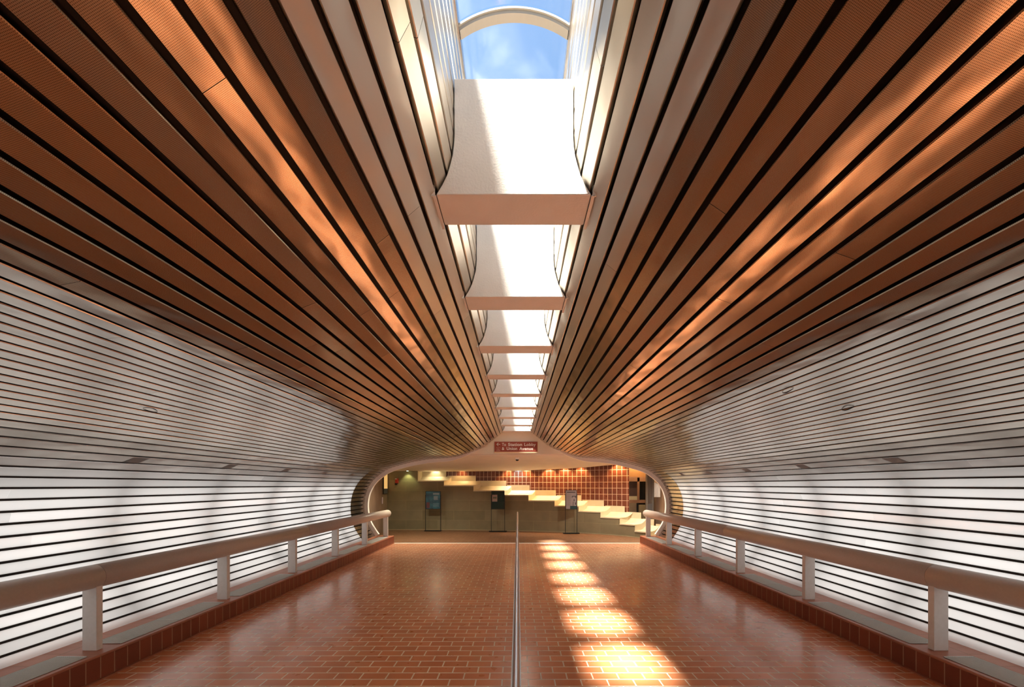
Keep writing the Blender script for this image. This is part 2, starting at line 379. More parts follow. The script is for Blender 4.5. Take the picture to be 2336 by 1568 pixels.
for side, nm in ((-1, 'left'), (1, 'right')):
    c = MB(); xi, xo = 3.42, 3.98; y1 = 10.36
    def q(p, uv, mi): c.quad([(side*a, b, z) for a, b, z in (p if side > 0 else p[::-1])], uv if side > 0 else uv[::-1], mi)
    q([(xi, Y0T, 0), (xi, y1, 0), (xi, y1, .186), (xi, Y0T, .186)][::-1], [(Y0T, .02), (y1, .02), (y1, .206), (Y0T, .206)][::-1], 0)
    # bullnose
    prev = (xi, .186)
    for i in range(1, 6):
        a_ = math.pi/2*i/5; cur = (xi-.006+.02-.02*math.cos(a_)+0, .186+.020*math.sin(a_))
        q([(prev[0], Y0T, prev[1]), (prev[0], y1, prev[1]), (cur[0], y1, cur[1]), (cur[0], Y0T, cur[1])][::-1], [(Y0T, prev[1]*.1), (y1, prev[1]*.1), (y1, cur[1]*.1), (Y0T, cur[1]*.1)][::-1], 1); prev = cur
    q([(prev[0], Y0T, .206), (prev[0], y1, .206), (xo, y1, .206), (xo, Y0T, .206)][::-1], [(Y0T, 0.005), (y1, .005), (y1, .36), (Y0T, .36)][::-1], 1)
    q([(xi, y1, 0), (xo, y1, 0), (xo, y1, .206), (xi, y1, .206)], [(xi, .02), (xo, .02), (xo, .2), (xi, .2)], 0)
    q([(xo, Y0T, 0), (xo, y1, 0), (xo, y1, .206), (xo, Y0T, .206)], [(0, 0)]*4, 0)
    tag(c.build('trim_%d' % (2 if side < 0 else 3), [M['curb_tile'], M['curb_top']]), nm+' raised curb faced with dark red upright tiles', kind='structure')
    # grout bead along the foot
    g = MB(); g.box((side*3.395, Y0T, 0), (side*3.42, y1, .012)); g.build('cove_bead', M['curb_top'], bpy.data.objects['trim_%d' % (2 if side < 0 else 3)])

# ------------------------------------------------------------------ handrails on the curbs
PY = [1.72, 3.14, 4.55, 5.95, 7.35, 8.77, 10.17]
ordn = ['nearest', 'second', 'third', 'fourth', 'fifth', 'farthest']
for side, nm in ((-1, 'left'), (1, 'right')):
    X = side*3.59
    hr = empty('handrail', (X, 5, .206), 'thick round taupe handrail on white posts along the %s curb' % nm, 'handrail')
    t = MB(); seams = [-2.0, 3.18, 6.3, 10.32]
    for i in range(3):
        r = .1
        path = [(X, seams[i]+.0015, .825), (X, seams[i+1]-.0015, .825)]; rr = [r, r]
        if i == 2:
            path = [(X, seams[i]+.0015, .825), (X, 10.32, .825), (X, 10.36, .825), (X, 10.385, .825), (X, 10.40, .825)]; rr = [r, r, r*.92, r*.7, r*.3]
        t.tube(path, rr, 40)
    o = t.build('rail_tube', M['rail'], hr, smooth=True)
    for s_ in seams[1:3]:
        jn = MB(); jn.tube([(X, s_-.002, .825), (X, s_+.002, .825)], .0985, 40); jn.build('joint_ring', M['black'], hr)
    for y in PY:
        p = MB(); p.box((X-.061, y, .206), (X+.061, y+.048, .76)); p.build('post', M['white_paint'], hr, bevel=.003)
    # grilles let into the curb between posts
    for i in range(len(PY)-1):
        ya, yb = PY[i]+.14, PY[i+1]-.12
        gg = MB(); xa, xb = side*3.475, side*3.715
        gg.box((xa, ya, .200), (xb, yb, .208)); x0, x1 = min(xa, xb), max(xa, xb)
        gr = gg.build('curb_grille', M['grille'], origin=((xa+xb)/2, (ya+yb)/2, .206))
        bars = MB(); n_ = 14
        for k in range(n_+1):
            xx = x0+(x1-x0)*k/n_; bars.box((xx-.003, ya, .208), (xx+.003, yb, .2125))
        for k in range(3):
            yy = ya+(yb-ya)*k/2; bars.box((x0, yy-.004, .208), (x1, yy+.004, .2135))
        bars.build('grille_bars', M['grille'], gr)
        tag(gr, 'grey grille in the %s curb between the %s and %s white posts' % (nm, ordn[i-1], ordn[i]) if i else
            'grey grille in the %s curb before the nearest white post' % nm, 'grille', 'grey grilles along the %s curb' % nm)

# ------------------------------------------------------------------ centre pipe rail
cr = empty('handrail', (.014, 5, 0), 'slim brushed steel pipe rail running down the middle of the floor', 'handrail')
t = MB(); path = [(.014, -2.5, .87), (.014, 10.10, .87)]
for i in range(1, 9):
    a_ = math.pi/2*i/8; path.append((.014, 10.10+.12*math.sin(a_), .87-.12*(1-math.cos(a_))))
path.append((.014, 10.22, 0.01)); t.tube(path, .0195, 20); t.build('pipe', M['pipe'], cr, smooth=True)
for y in (.4, 1.75, 3.1, 4.5, 5.9, 7.3, 8.7):
    t = MB(); t.tube([(.014, y, .0), (.014, y, .86)], .016, 14); t.tube([(.014, y, 0), (.014, y, .008)], .03, 18); t.build('post', M['pipe'], cr, smooth=False)
for y in (1.9, 2.6):
    pass

# ------------------------------------------------------------------ cross beams in the skylight shaft
bn = ['nearest', 'second', 'third', 'fourth', 'fifth', 'sixth', 'seventh', 'eighth', 'farthest']
def hw_at(z):
    for i in range(len(dense)-1):
        if dense[i+1].y <= z: return dense[i].x
for i in range(-5, 9):
    y0 = 1.895+1.03*i; y1 = y0+.223
    if i == 8: y1 = min(y1, 10.30)
    zs = [3.08+.59*k/12 for k in range(13)]
    b = MB(); ring = []
    for z in zs:
        h = min(hw_at(z)-.004, .395); ring.append([(-h, y0, z), (h, y0, z), (h, y1, z), (-h, y1, z)])
    for k in range(12):
        for j in range(4): b.quad([ring[k][j], ring[k][(j+1) % 4], ring[k+1][(j+1) % 4], ring[k+1][j]])
    b.quad(ring[0][::-1]); b.quad(ring[-1])
    o = b.build('cross_beam', M['stucco'], bevel=.004, origin=(0, y0, 3.08))
    if i >= 0: tag(o, 'white stucco cross beam in the skylight shaft, %s from the camera' % bn[i], 'beam', 'white cross beams under the skylight')
    else: tag(o, 'white stucco cross beam in the skylight shaft, above or behind the camera', 'beam', 'white cross beams overhead')
    for s_ in (-1, 1):
        e = MB(); h = hw_at(3.08); 
        e.box((s_*(h-.006), y0-.012, 3.065), (s_*(h+.012), y0-.004, 3.12)); e.box((s_*(h-.012), y0-.012, 3.062), (s_*(h+.004), y1+.008, 3.068))
        e.build('end_bracket', M['white_paint'], o)

# ------------------------------------------------------------------ skylight vault
sk = empty('window_3', (0, 3.3, 4.12), 'barrel vaulted clear skylight above the cross beams', None); sk['kind'] = 'structure'
gl = bpy.data.materials.new('clear_acrylic'); gl.use_nodes = True
for n_ in list(gl.node_tree.nodes):
    if n_.type == 'BSDF_PRINCIPLED': gl.node_tree.nodes.remove(n_)
tr = N(gl, 'ShaderNodeBsdfTransparent', Color=(.93, .95, .97, 1)); gs = N(gl, 'ShaderNodeBsdfGlossy', Roughness=.08, Color=(.9, .9, .9, 1)); df = N(gl, 'ShaderNodeBsdfTranslucent', Color=(.9, .93, 1, 1))
tcg = N(gl, 'ShaderNodeTexCoord'); ng = N(gl, 'ShaderNodeTexNoise', Scale=5.0, Detail=6.0); L(gl, tcg.outputs['Object'], ng.inputs['Vector'])
rg = N(gl, 'ShaderNodeValToRGB'); rg.color_ramp.elements[0].position = .52; rg.color_ramp.elements[0].color = (.004, .004, .004, 1); rg.color_ramp.elements[1].position = .72; rg.color_ramp.elements[1].color = (.018, .018, .018, 1)
L(gl, ng.outputs['Fac'], rg.inputs[0]); m1 = N(gl, 'ShaderNodeMixShader', Fac=.04); m2 = N(gl, 'ShaderNodeMixShader')
L(gl, tr.outputs[0], m1.inputs[1]); L(gl, gs.outputs[0], m1.inputs[2]); L(gl, m1.outputs[0], m2.inputs[1]); L(gl, df.outputs[0], m2.inputs[2]); L(gl, rg.outputs[0], m2.inputs[0])
L(gl, m2.outputs[0], gl.node_tree.nodes['Material Output'].inputs[0])
def vault(t, r=0.0):            # t 0..1 across
    hw_, rise = .307, .10; R = (hw_**2+rise**2)/(2*rise); A = math.asin(hw_/R); a_ = -A+2*A*t
    return ((R+r)*math.sin(a_), 4.10-(R-rise)+(R+r)*math.cos(a_))
for k in range(-5, 9):
    ya = 2.03+1.03*k; yb = ya+1.03
    g = MB(); g.grid(lambda u, v: (vault(u)[0], ya+.02+(yb-ya-.04)*v, vault(u)[1]), 20, 1); g.build('glass_pane', gl, sk, smooth=True)
for k in range(-5, 10):
    yc = 2.057+1.03*k
    rb = MB()
    for (ra, rb_, wa) in ((-.018, 0, .022), (0, .010, .030)):
        prev = None
        for i in range(21):
            a_, b_ = vault(i/20, ra), vault(i/20, rb_)
            cur = [(a_[0], yc-wa, a_[1]), (b_[0], yc-wa, b_[1]), (b_[0], yc+wa, b_[1]), (a_[0], yc+wa, a_[1])]
            if prev:
                for j in range(4): rb.quad([prev[j], prev[(j+1) % 4], cur[(j+1) % 4], cur[j]])
            prev = cur
    rb.build('glazing_rib', M['rib'], sk, smooth=False)
ku = MB()
for s_ in (-1, 1): ku.box((s_*.30, Y0T, 4.085), (s_*.36, 10.6, 4.15))
ku.build('sill_curb', M['slat_plain'], sk)
# dirt ends of skylight
ec = MB(); ec.box((-.4, 10.30, 4.0), (.4, 10.34, 4.3)); ec.box((-.4, Y0T-.05, 4.0), (.4, Y0T, 4.3)); ec.build('end_cap', M['white_paint'], sk)

# ------------------------------------------------------------------ portal: bulkhead, rim, soffit
bk = MB(); bk.box((-1.38, 10.302, 2.47), (1.38, 10.36, 3.30)); bk.box((-.45, 10.302, 3.25), (.45, 10.36, 4.2))
tag(bk.build('wall_front', M['bulkhead']), 'cream bulkhead above the tunnel mouth that carries the sign', kind='structure')
rm = MB()
for side in (-1, 1):
    s_a = next(arc[i] for i in range(len(dense)) if dense[i].x >= 1.02); prev = None; n_ = 60
    for i in range(n_+1):
        s_ = s_a+(TOT-.03-s_a)*i/n_; wd = .095*min(1, .12+i/14)
        a_ = off(s_, -wd); b_ = off(s_, .075)
        cur = [(side*a_.x, 10.265, a_.y), (side*b_.x, 10.265, b_.y), (side*b_.x, 10.35, b_.y), (side*a_.x, 10.35, a_.y)]
        if prev:
            for j in range(4): rm.quad([prev[j], prev[(j+1) % 4], cur[(j+1) % 4], cur[j]])
        prev = cur
tag(rm.build('trim_4', M['rim'], smooth=False), 'white curved rim framing the tunnel mouth', kind='structure')
# dark closing wall round the outside of the tunnel shell, hall side
cw = MB()
for side in (-1, 1):
    def fc(u, v):
        s_ = s_a+(TOT-s_a)*u; p = off(s_, .0); out = Vector((5.9, p.y)) if u > .35 else Vector((p.x+.0, 4.2))
        return (side*(p.x+(out.x-p.x)*v), 10.36, p.y+(out.y-p.y)*v)
    prev = None
    for i in range(41):
        s_ = s_a+(TOT-s_a)*i/40; p = off(s_, .0)
        d = (p-Vector((0, 1.3))).normalized(); q = p+d*2.2
        cur = ((side*p.x, 10.34, p.y), (side*q.x, 10.34, q.y))
        if prev: cw.quad([prev[0], prev[1], cur[1], cur[0]])
        prev = cur
cw.build('outer_face', M['soffit_paint'], bpy.data.objects['trim_4'])

# wall line of the hall: a stone parapet that curves toward the camera on the right
WL = [(-6.0,13.45),(-4.66,13.42),(-2.2,13.38),(0.0,13.08),(.85,12.92),(1.62,12.72),(2.27,12.46),(3.065,12.0),(3.45,11.68),(3.81,11.30),(4.15,10.92),(4.35,10.70)]
wd_ = catmull(WL, 10)
def WY(x):
    for i in range(len(wd_)-1):
        if wd_[i+1].x >= x: t = (x-wd_[i].x)/(wd_[i+1].x-wd_[i].x); return wd_[i].y+(wd_[i+1].y-wd_[i].y)*t
    return wd_[-1].y
def WN(x):
    dy = WY(x+.05)-WY(x-.05); n_ = Vector((-dy, .1)); n_.normalize(); return n_      # points away from the camera
warc = {}
def WU(x):                      # arc length from x=0
    n_ = 60; s_ = 0; px_ = 0; py_ = WY(0)
    for k in range(1, n_+1):
        xx = x*k/n_; yy = WY(xx); s_ += math.hypot(xx-px_, yy-py_); px_, py_ = xx, yy
    return s_*(1 if x > 0 else -1)
def w_from_px(px):
    x = 0
    for _ in range(40): x = .5*x+.5*(CX+(px-VX)*WY(x)/FPX)
    return x
def wp(x, d, z):
    n_ = WN(x); return Vector((x+n_.x*d, WY(x)+n_.y*d, z))

# soffit lofted from the crease of the bulkhead to the lamp slot
SE = [(-6, 2.08),(-4.66, 2.10),(-2.2, 2.125),(0, 2.135),(1.4, 2.175),(2.3, 2.225),(3.1, 2.285),(3.8, 2.33),(4.35, 2.34)]
def soffz(x):
    for i in range(len(SE)-1):
        if SE[i+1][0] >= x: t = (x-SE[i][0])/(SE[i+1][0]-SE[i][0]); return SE[i][1]+(SE[i+1][1]-SE[i][1])*t
    return SE[-1][1]
so = MB()
def fs(u, v):
    x = -5.6+9.9*u; r = wp(x, .22, soffz(x)); a_ = Vector((x*.98, 10.33, 2.47)); 
    p = a_.lerp(r, v); p.z = 2.47+(r.z-2.47)*(v**.8); return p
so.grid(fs, 50, 16)
tag(so.build('ceiling', M['soffit_paint'], smooth=True, solid=.01), 'cream curved soffit of the hall sloping down to the lamp slot', kind='structure')

# stone parapet with stepped top
def zpx(px, py):
    x = w_from_px(px); return CZ-(py-VY)*WY(x)/FPX
steps = [(953,1012.5,1097.3),(1012.5,1080,1107.8),(1080,1150.5,1119.6),(1150.5,1205.4,1130.0),(1205.4,1265,1142.4),(1265,1319.8,1154.5),
         (1319.8,1369.8,1167.3),(1369.8,1413.8,1181),(1413.8,1448.2,1196.5),(1448.2,1477.5,1213),(1477.5,1499,1226)]
sx = [(w_from_px(a), w_from_px(b), zpx((a+b)/2, c)) for a, b, c in steps]
sw = MB()
def wcol(xa, xb, za, zb, n_=10, d=0.0):
    sw.grid(lambda u, v: wp(xa+(xb-xa)*u, d, za+(zb-za)*v), n_, 1, lambda u, v: (WU(xa+(xb-xa)*u), za+(zb-za)*v))
wcol(-5.9, sx[0][0], 0, 2.6, 24)
for a, b, z in sx: wcol(a, b, 0, z)
xe = sx[0][0]
sw.grid(lambda u, v: wp(xe, .6*u, 1.7+.9*v), 1, 1, lambda u, v: (u*.6, 1.7+.9*v))
tag(sw.build('wall_end', M['stone'], smooth=False), 'curved olive stone block wall with a stepped top at the end of the hall', kind='structure')
bb = MB(); bb.grid(lambda u, v: wp(-5.8+10*u, -.015, .02*v), 60, 1); bb.grid(lambda u, v: wp(-5.8+10*u, -.015*(1-v), .02), 60, 1)
tag(bb.build('baseboard_end', mat('pale_base_line', (.42, .34, .2), .5)), 'thin pale base line along the curved stone wall', kind='structure')

# tile wall behind the parapet
tw = MB(); D = .50
xr = 3.62
tw.grid(lambda u, v: wp(-2.9+(xr+2.9-.30)*u, D, 0.3+2.5*v), 60, 1, lambda u, v: (WU(-2.9+(xr+2.9-.3)*u)*.985+.03, 2.5*v+.02))
tag(tw.build('wall_tiled', M['wall_tile']), 'brown tile wall with pale grout behind the stepped parapet', kind='structure')
cov = MB(); cov.grid(lambda u, v: wp(-5.9+10.2*u, -.02+.9*v, 2.72), 60, 1); cov.build('slot_lid', M['brown_stone'], bpy.data.objects['wall_tiled'])

# stepped cream coping, one coved piece per step
pl = ['highest piece, at the top left', 'second piece down from the top left', 'third piece down, above the middle poster stand', 'bluish piece in the middle',
      'piece just right of the bluish one', 'piece left of and behind the map stand', 'piece just right of the map stand', 'second piece right of the map stand',
      'third piece right of the map stand', 'fourth piece right of the map stand', 'lowest piece, behind the right rail post']
DEP = .44
for i, (a, b, z0) in enumerate(sx):
    sk_l = .17 if i else .04; sk_r = .17
    zprev = sx[i-1][2] if i else z0+.30
    c = MB()
    fz = lambda v: z0+.015*v+.14*max(0, (v-.45)/.55)**2
    def bx_(v, x, s_): return x+s_*(v**1.3)
    last = i == len(sx)-1
    b2 = b if not last else b-.02
    kk = 1.0 if i < 8 else .55
    c.grid(lambda u, v: wp(bx_(v, a, sk_l*kk)+(bx_(v, b2, sk_r*kk)-bx_(v, a, sk_l*kk))*u, DEP*v, fz(v)), 8, 10)                    # seat-like floor
    top = z0+.355
    xa2, xb2 = a+.02, b2-.02
    c.grid(lambda u, v: wp(xa2+(xb2-xa2)*u, DEP+.0*v, fz(1)-.02+(top-fz(1)+.02)*v), 8, 1)                                         # upright back
    # left return, rising to the step above
    c.grid(lambda u, v: wp(bx_(u, a, sk_l*kk), DEP*u, fz(u)+((zprev+.0+.155*max(0, (u-.45)/.55)**2)-fz(u))*v if i else fz(u)+(top-fz(u))*v), 10, 1)
    # front lip
    c.grid(lambda u, v: wp(a+(b2-a)*u, -.012, z0-.03+.035*v), 8, 1); c.grid(lambda u, v: wp(a+(b2-a)*u, -.012*(1-v), z0+.005-.005*v), 8, 1)
    m_ = M['cream']
    o = c.build('stair_coping', m_, origin=wp((a+b)/2, DEP/2, z0), smooth=False, solid=.012)
    tag(o, 'coved cream stair coping, '+pl[i], 'coping', 'stepped cream copings on the stone wall')

# lamps in the slot above the tile wall
def spot(x, col, e, d=.42, nm='downlight', z=None, label='', ang=110):
    z = z or soffz(x)+.17
    p = wp(x, d, z)
    f = empty(nm, p, label, 'lamp', 'recessed lamps in the ceiling slot')
    h = MB(); h.tube([p+Vector((0, 0, .0)), p+Vector((0, 0, .12))], .045, 18); h.build('lamp_housing', M['black'], f)
    bl = MB(); bl.tube([p+Vector((0, 0, -.004)), p+Vector((0, 0, -.001))], .032, 16); bl.build('lamp_lens', mat('lamp_glow', (1, 1, 1), .5, emis=col, estr=12), f)
    ld = bpy.data.lights.new('lamp', 'SPOT'); ld.energy = e; ld.color = col; ld.spot_size = math.radians(ang); ld.spot_blend = .6; ld.shadow_soft_size = .03
    lo = bpy.data.objects.new('lamp_light', ld); link(lo, f); lo.location = (0, 0, -.02)
    return f
warm = (1, .62, .28)
lampx = [(932, (.95, 1, .45), 7, -.10), (988, (1, .85, .55), 4, .42), (1078, (1, .8, .5), 5, .42), (1049, warm, 6, .42), (1157, warm, 14, .42), (1180, (.5, .78, 1), 10, .42), (1200, warm, 14, .42), (1252, warm, 22, .42), (1289, warm, 20, .42), (1325, warm, 18, .42), (1412, warm, 26, .40)]  # the pale and the cool lamp are added to brighten and tint two copings
lampx = [l for l in lampx if l[0] != 1078]
ll = ['greenish lamp beside the red alarm box', 'pale lamp added to brighten the first and highest coping', 'warm lamp above the second cream coping', 'warm lamp above the middle poster stand', 'cool lamp added to tint the bluish coping', 'warm lamp above the right end of the bluish coping',
      'warm lamp left of the map stand', 'warm lamp above the map stand', 'warm lamp right of the map stand', 'brightest warm lamp at the right end of the tiled wall']
for (px, c_, e, d), lb in zip(lampx, ll):
    x = w_from_px(px)
    if d > 0: x = x - WN(x).x*d*.6; d = .34; e *= 1.9
    if px == 932: spot(x, c_, e, d=-.13, label=lb, z=2.118)
    else: spot(x, c_, e, d=d, label=lb)
pb = P(1452, 1040, 12.9); spot_ = None
f = empty('downlight', (pb.x, 12.86, 2.62), 'amber lamp above the brown framed booth', 'lamp', 'recessed lamps in the ceiling slot')
h = MB(); h.tube([(pb.x, 12.86, 2.62), (pb.x, 12.86, 2.70)], .045, 18); h.build('lamp_housing', M['black'], f)
ld = bpy.data.lights.new('lamp', 'SPOT'); ld.energy = 45; ld.color = (1, .66, .34); ld.spot_size = math.radians(130); ld.spot_blend = .6; ld.shadow_soft_size = .03
lo = bpy.data.objects.new('lamp_light', ld); link(lo, f); lo.location = (0, 0, -.02)
# fill lights added to brighten the hall, hidden from the camera by the rim
for (x, e, c_, lb) in ((-3.4, 21, (1, .90, .66), 'far left'), (-2.3, 21, (1, .90, .68), 'left'), (2.3, 18, (1, .88, .72), 'right'), (3.4, 20, (1, .88, .72), 'far right')):
    p = Vector((x, 10.75, 2.40))
    f = empty('hall_fill_light', p, 'added fill light hidden in the soffit just behind the tunnel mouth, '+lb, 'lamp', 'added fill lights behind the tunnel mouth')
    h = MB(); h.tube([p, p+Vector((0, 0, .05))], .13, 24); h.build('fill_housing', M['white_paint'], f)
    ld = bpy.data.lights.new('lamp', 'AREA'); ld.shape = 'DISK'; ld.size = .24; ld.energy = e; ld.color = c_; ld.spread = math.radians(140)
    lo = bpy.data.objects.new('lamp_light', ld); link(lo, f); lo.location = (0, 0, -.01)

# ------------------------------------------------------------------ hall side walls
ws = MB(); ws.quad([(-4.33, 10.34, 0), (-4.68, 13.42, 0), (-4.68, 13.42, 3), (-4.33, 10.34, 3)], [(0, 0), (3, 0), (3, 3), (0, 3)])
tag(ws.build('wall_left', M['brown_stone']), 'brown stone side wall of the hall beyond the tunnel mouth, left', kind='structure')
ws = MB(); ws.quad([(4.38, 10.34, 0), (4.38, 10.34, 3), (4.72, 13.2, 3), (4.72, 13.2, 0)], [(0, 0), (0, 3), (3, 3), (3, 0)])
tag(ws.build('wall_right', M['brown_stone']), 'pinkish brown stone side wall of the hall beyond the tunnel mouth, right', kind='structure')
# unseen box round the hall, added so that no sky light enters
bw = MB(); bw.box((-6, 16.4, 0), (6, 16.5, 3.2)); bw.box((-6.1, 10.4, 0), (-6, 16.5, 3.2)); bw.box((6, 10.4, 0), (6.1, 16.5, 3.2)); bw.box((-6.1, 10.37, 3.2), (6.1, 16.5, 3.3))
tag(bw.build('wall_outer', M['brown_stone']), 'unseen outer walls and roof added to shut sky light out of the hall', kind='structure')

# glazed booth front at the right
YB = 13.1
def bxp(o_, x0, y0, x1, y1, ya, yb, mi=0):
    A = P(x0, y0, ya); B = P(x1, y1, ya); o_.box((A.x, ya, B.z), (B.x, yb, A.z), mi)
wood = noisy(mat('brown_wood_frame', rough=.5), (.36, .19, .11), (.44, .25, .15), 5)
bo = empty('ticket_booth', (4.25, YB, 0), 'brown framed glazed booth front at the right beside the tiled wall', 'booth')
f = MB()
bxp(f, 1432, 1050, 1482, 1089.5, YB+.02, YB+.06); f.build('transom_panel', mat('amber_panel', (.38, .20, .08), .4), bo)
f = MB()
for r in ((1432,1088,1480,1099),(1432,1099,1434.5,1136),(1454,1090,1459,1142),(1473.5,1088,1480,1150),(1432,1141,1476,1148)): bxp(f, *r, YB-.05, YB+.02)
f.build('frame', wood, bo, bevel=.004)
f = MB(); bxp(f, 1434.5, 1099, 1454, 1141, YB, YB+.01); f.build('window_pane', mat('smoky_pane', (.10, .07, .07), .15), bo)
f = MB(); bxp(f, 1434.5, 1132.5, 1453.5, 1141, YB-.02, YB-.003); f.build('lit_card', mat('pale_card', (.62, .58, .38), .6), bo)
f = MB(); bxp(f, 1459, 1096, 1473.5, 1141, YB, YB+.01); f.build('window_pane', mat('dark_pane', (.008, .01, .012), .1), bo)
f = MB(); bxp(f, 1432, 1148, 1452, 1240, YB-.06, YB+.05); f.build('panel', noisy(mat('brown_panel', rough=.6), (.28, .20, .13), (.33, .25, .16), 4), bo)
f = MB(); bxp(f, 1458, 1152, 1480, 1240, YB-.10, YB-.02); f.build('panel', mat('tan_panel', (.40, .32, .18), .6), bo)
f = MB(); bxp(f, 1452, 1148, 1458, 1240, YB-.02, YB+.02); f.build('panel', M['dark'], bo)
# steel door beside it
dr = MB(); 
for r in ((1475,1083,1477.5,1172),(1489,1083,1491,1172)): bxp(dr, *r, 12.35, 12.42)
st = noisy(mat('dull_steel_sheet', rough=.3, metal=.8), (.26, .25, .25), (.42, .40, .38), 2, stretch=(9, 9, .4))
A = P(1474, 1040, 12.4); B = P(1492.5, 1240, 12.4)
d = MB(); d.box((A.x, 12.40, 0), (B.x, 12.46, 2.35)); do = d.build('door_1', st); tag(do, 'dull steel door beside the booth at the right', kind='structure')
dr.build('door_frame', mat('grey_frame', (.30, .27, .24), .4), do)
f = MB(); bxp(f, 1477.5, 1150, 1489, 1172, 12.37, 12.40); f.build('kick_plate', mat('grey_plate', (.20, .19, .19), .5), do)
# ribbed silver vent on the right wall
vt = MB(); vy = 11.3
for k in range(6):
    px = 1493+2.4*k; A = P(px, 1101+k*1.2, 11.6-.12*k); A2 = P(px+1.3, 1134.5, 11.6-.12*k); vt.box((A.x, 11.6-.12*k, A2.z), (A2.x, 11.63-.12*k, A.z))
vo = vt.build('wall_vent', mat('bright_slat', (.75, .74, .74), .3, .4), origin=P(1500, 1118, 11.3)); tag(vo, 'silver wall vent of upright ribs near the right rim', 'vent')

# poster and small light on the left side wall
def lw(y, z, o_=0.012):
    x = -4.33-(y-10.34)*(.35/3.08)+o_; return (x, y, z)
pf = MB(); Ya, Yb = 12.75, 13.36
pf.quad([lw(Ya, 1.30), lw(Yb, 1.30), lw(Yb, 2.04), lw(Ya, 2.04)])
po = pf.build('wall_poster', M['black'], origin=lw((Ya+Yb)/2, 1.67), solid=.02); tag(po, 'tall poster with glowing amber top and grey foot on the left side wall', 'poster')
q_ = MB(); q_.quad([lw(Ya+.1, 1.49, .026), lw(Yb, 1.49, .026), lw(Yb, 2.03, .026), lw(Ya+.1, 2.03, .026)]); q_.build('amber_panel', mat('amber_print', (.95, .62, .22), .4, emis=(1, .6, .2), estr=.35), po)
q_ = MB(); q_.quad([lw(Ya+.1, 1.32, .026), lw(Yb, 1.32, .026), lw(Yb, 1.49, .026), lw(Ya+.1, 1.49, .026)]); q_.build('grey_panel', mat('slate_print', (.10, .12, .14), .4), po)
q_ = MB(); q_.box((-4.575, 12.60, .98), (-4.555, 12.66, 1.20)); o = q_.build('wall_switch', mat('pale_mauve', (.62, .52, .62), .4), origin=(-4.565, 12.63, 1.09)); tag(o, 'narrow pale switch plate below the amber poster', 'switch')
for i, r in enumerate(((.02, .02, 0),)): pass

# fire alarm on the stone wall
ax = w_from_px(906); ap = wp(ax, 0, 1.6)
fa = empty('fire_alarm', (ap.x, ap.y, 1.76), 'small red fire alarm box with strobe on the stone wall', 'alarm')
f = MB(); f.box((ap.x-.055, ap.y-.07, 1.68), (ap.x+.055, ap.y, 1.86)); f.build('alarm_body', mat('alarm_red', (.42, .03, .02), .35), fa, bevel=.01)
f = MB(); f.box((ap.x-.05, ap.y-.09, 1.82), (ap.x+.01, ap.y-.068, 1.85)); f.build('strobe', mat('strobe_white', (.85, .8, .8), .3), fa)
f = MB(); f.box((ap.x-.07, ap.y-.05, 1.62), (ap.x-.0, ap.y-.005, 1.70)); f.build('alarm_base', M['black'], fa)

# ------------------------------------------------------------------ sign over the tunnel mouth
SY = 10.275
sg = empty('direction_sign', P(1177, 1019.5, SY), 'brown sign with white lettering To Station Lobby & Union Avenue on the cream bulkhead', 'sign')
A = P(1128, 1008, SY); B = P(1226, 1031, SY)
f = MB(); f.box((A.x, SY, B.z), (B.x, SY+.022, A.z)); f.build('sign_board', mat('sign_rust', (.36, .075, .045), .45), sg, bevel=.004)
f = MB(); f.box((A.x-.012, SY+.004, B.z-.03), (B.x+.012, SY+.024, B.z-.001)); f.box((B.x+.001, SY+.004, B.z-.02), (B.x+.014, SY+.024, A.z)); f.build('sign_tray', mat('tray_cream', (.85, .68, .42), .4), sg)
wt = mat('letter_white', (.92, .88, .80), .5, emis=None)
def text(s_, px, py, h, par, m_, Y, name='lettering', width=None, bold=.0):
    cu = bpy.data.curves.new('t', 'FONT'); cu.body = s_; cu.size = 1; cu.offset = bold; cu.extrude = .01; cu.space_character = 1.05; cu.space_word = 1.25
    o = bpy.data.objects.new('t', cu); COL.objects.link(o); bpy.context.view_layer.update()
    me = bpy.data.meshes.new_from_object(o.evaluated_get(bpy.context.evaluated_depsgraph_get())); COL.objects.unlink(o); bpy.data.objects.remove(o)
    me.name = name; me.materials.clear(); me.materials.append(m_)
    xs = [v.co.x for v in me.vertices]; w_ = max(xs)-min(xs); x0 = min(xs)
    Hh = h*Y/FPX; sc = Hh/.7; sxx = (width*Y/FPX)/w_ if width else sc
    pos = P(px, py, Y)
    for v in me.vertices:
        x, y, z = v.co; v.co = Vector(((x-x0)*sxx, -z*.3-.002, y*sc))
    ob = bpy.data.objects.new(name, me); link(ob, par); ob.location = pos-Vector(par.location); return ob
for wd, xa_, xb_, yb_ in (('To', 1144.9, 1154.3, 1017.8), ('Station', 1159.2, 1191.1, 1017.8), ('Lobby', 1196, 1222.3, 1017.8), ('&', 1144.9, 1150.5, 1027.0), ('Union', 1155.7, 1179.9, 1027.0), ('Avenue', 1184.8, 1216, 1027.0)):
    text(wd, xa_, yb_, 6.7, sg, wt, SY, width=xb_-xa_, bold=.022)
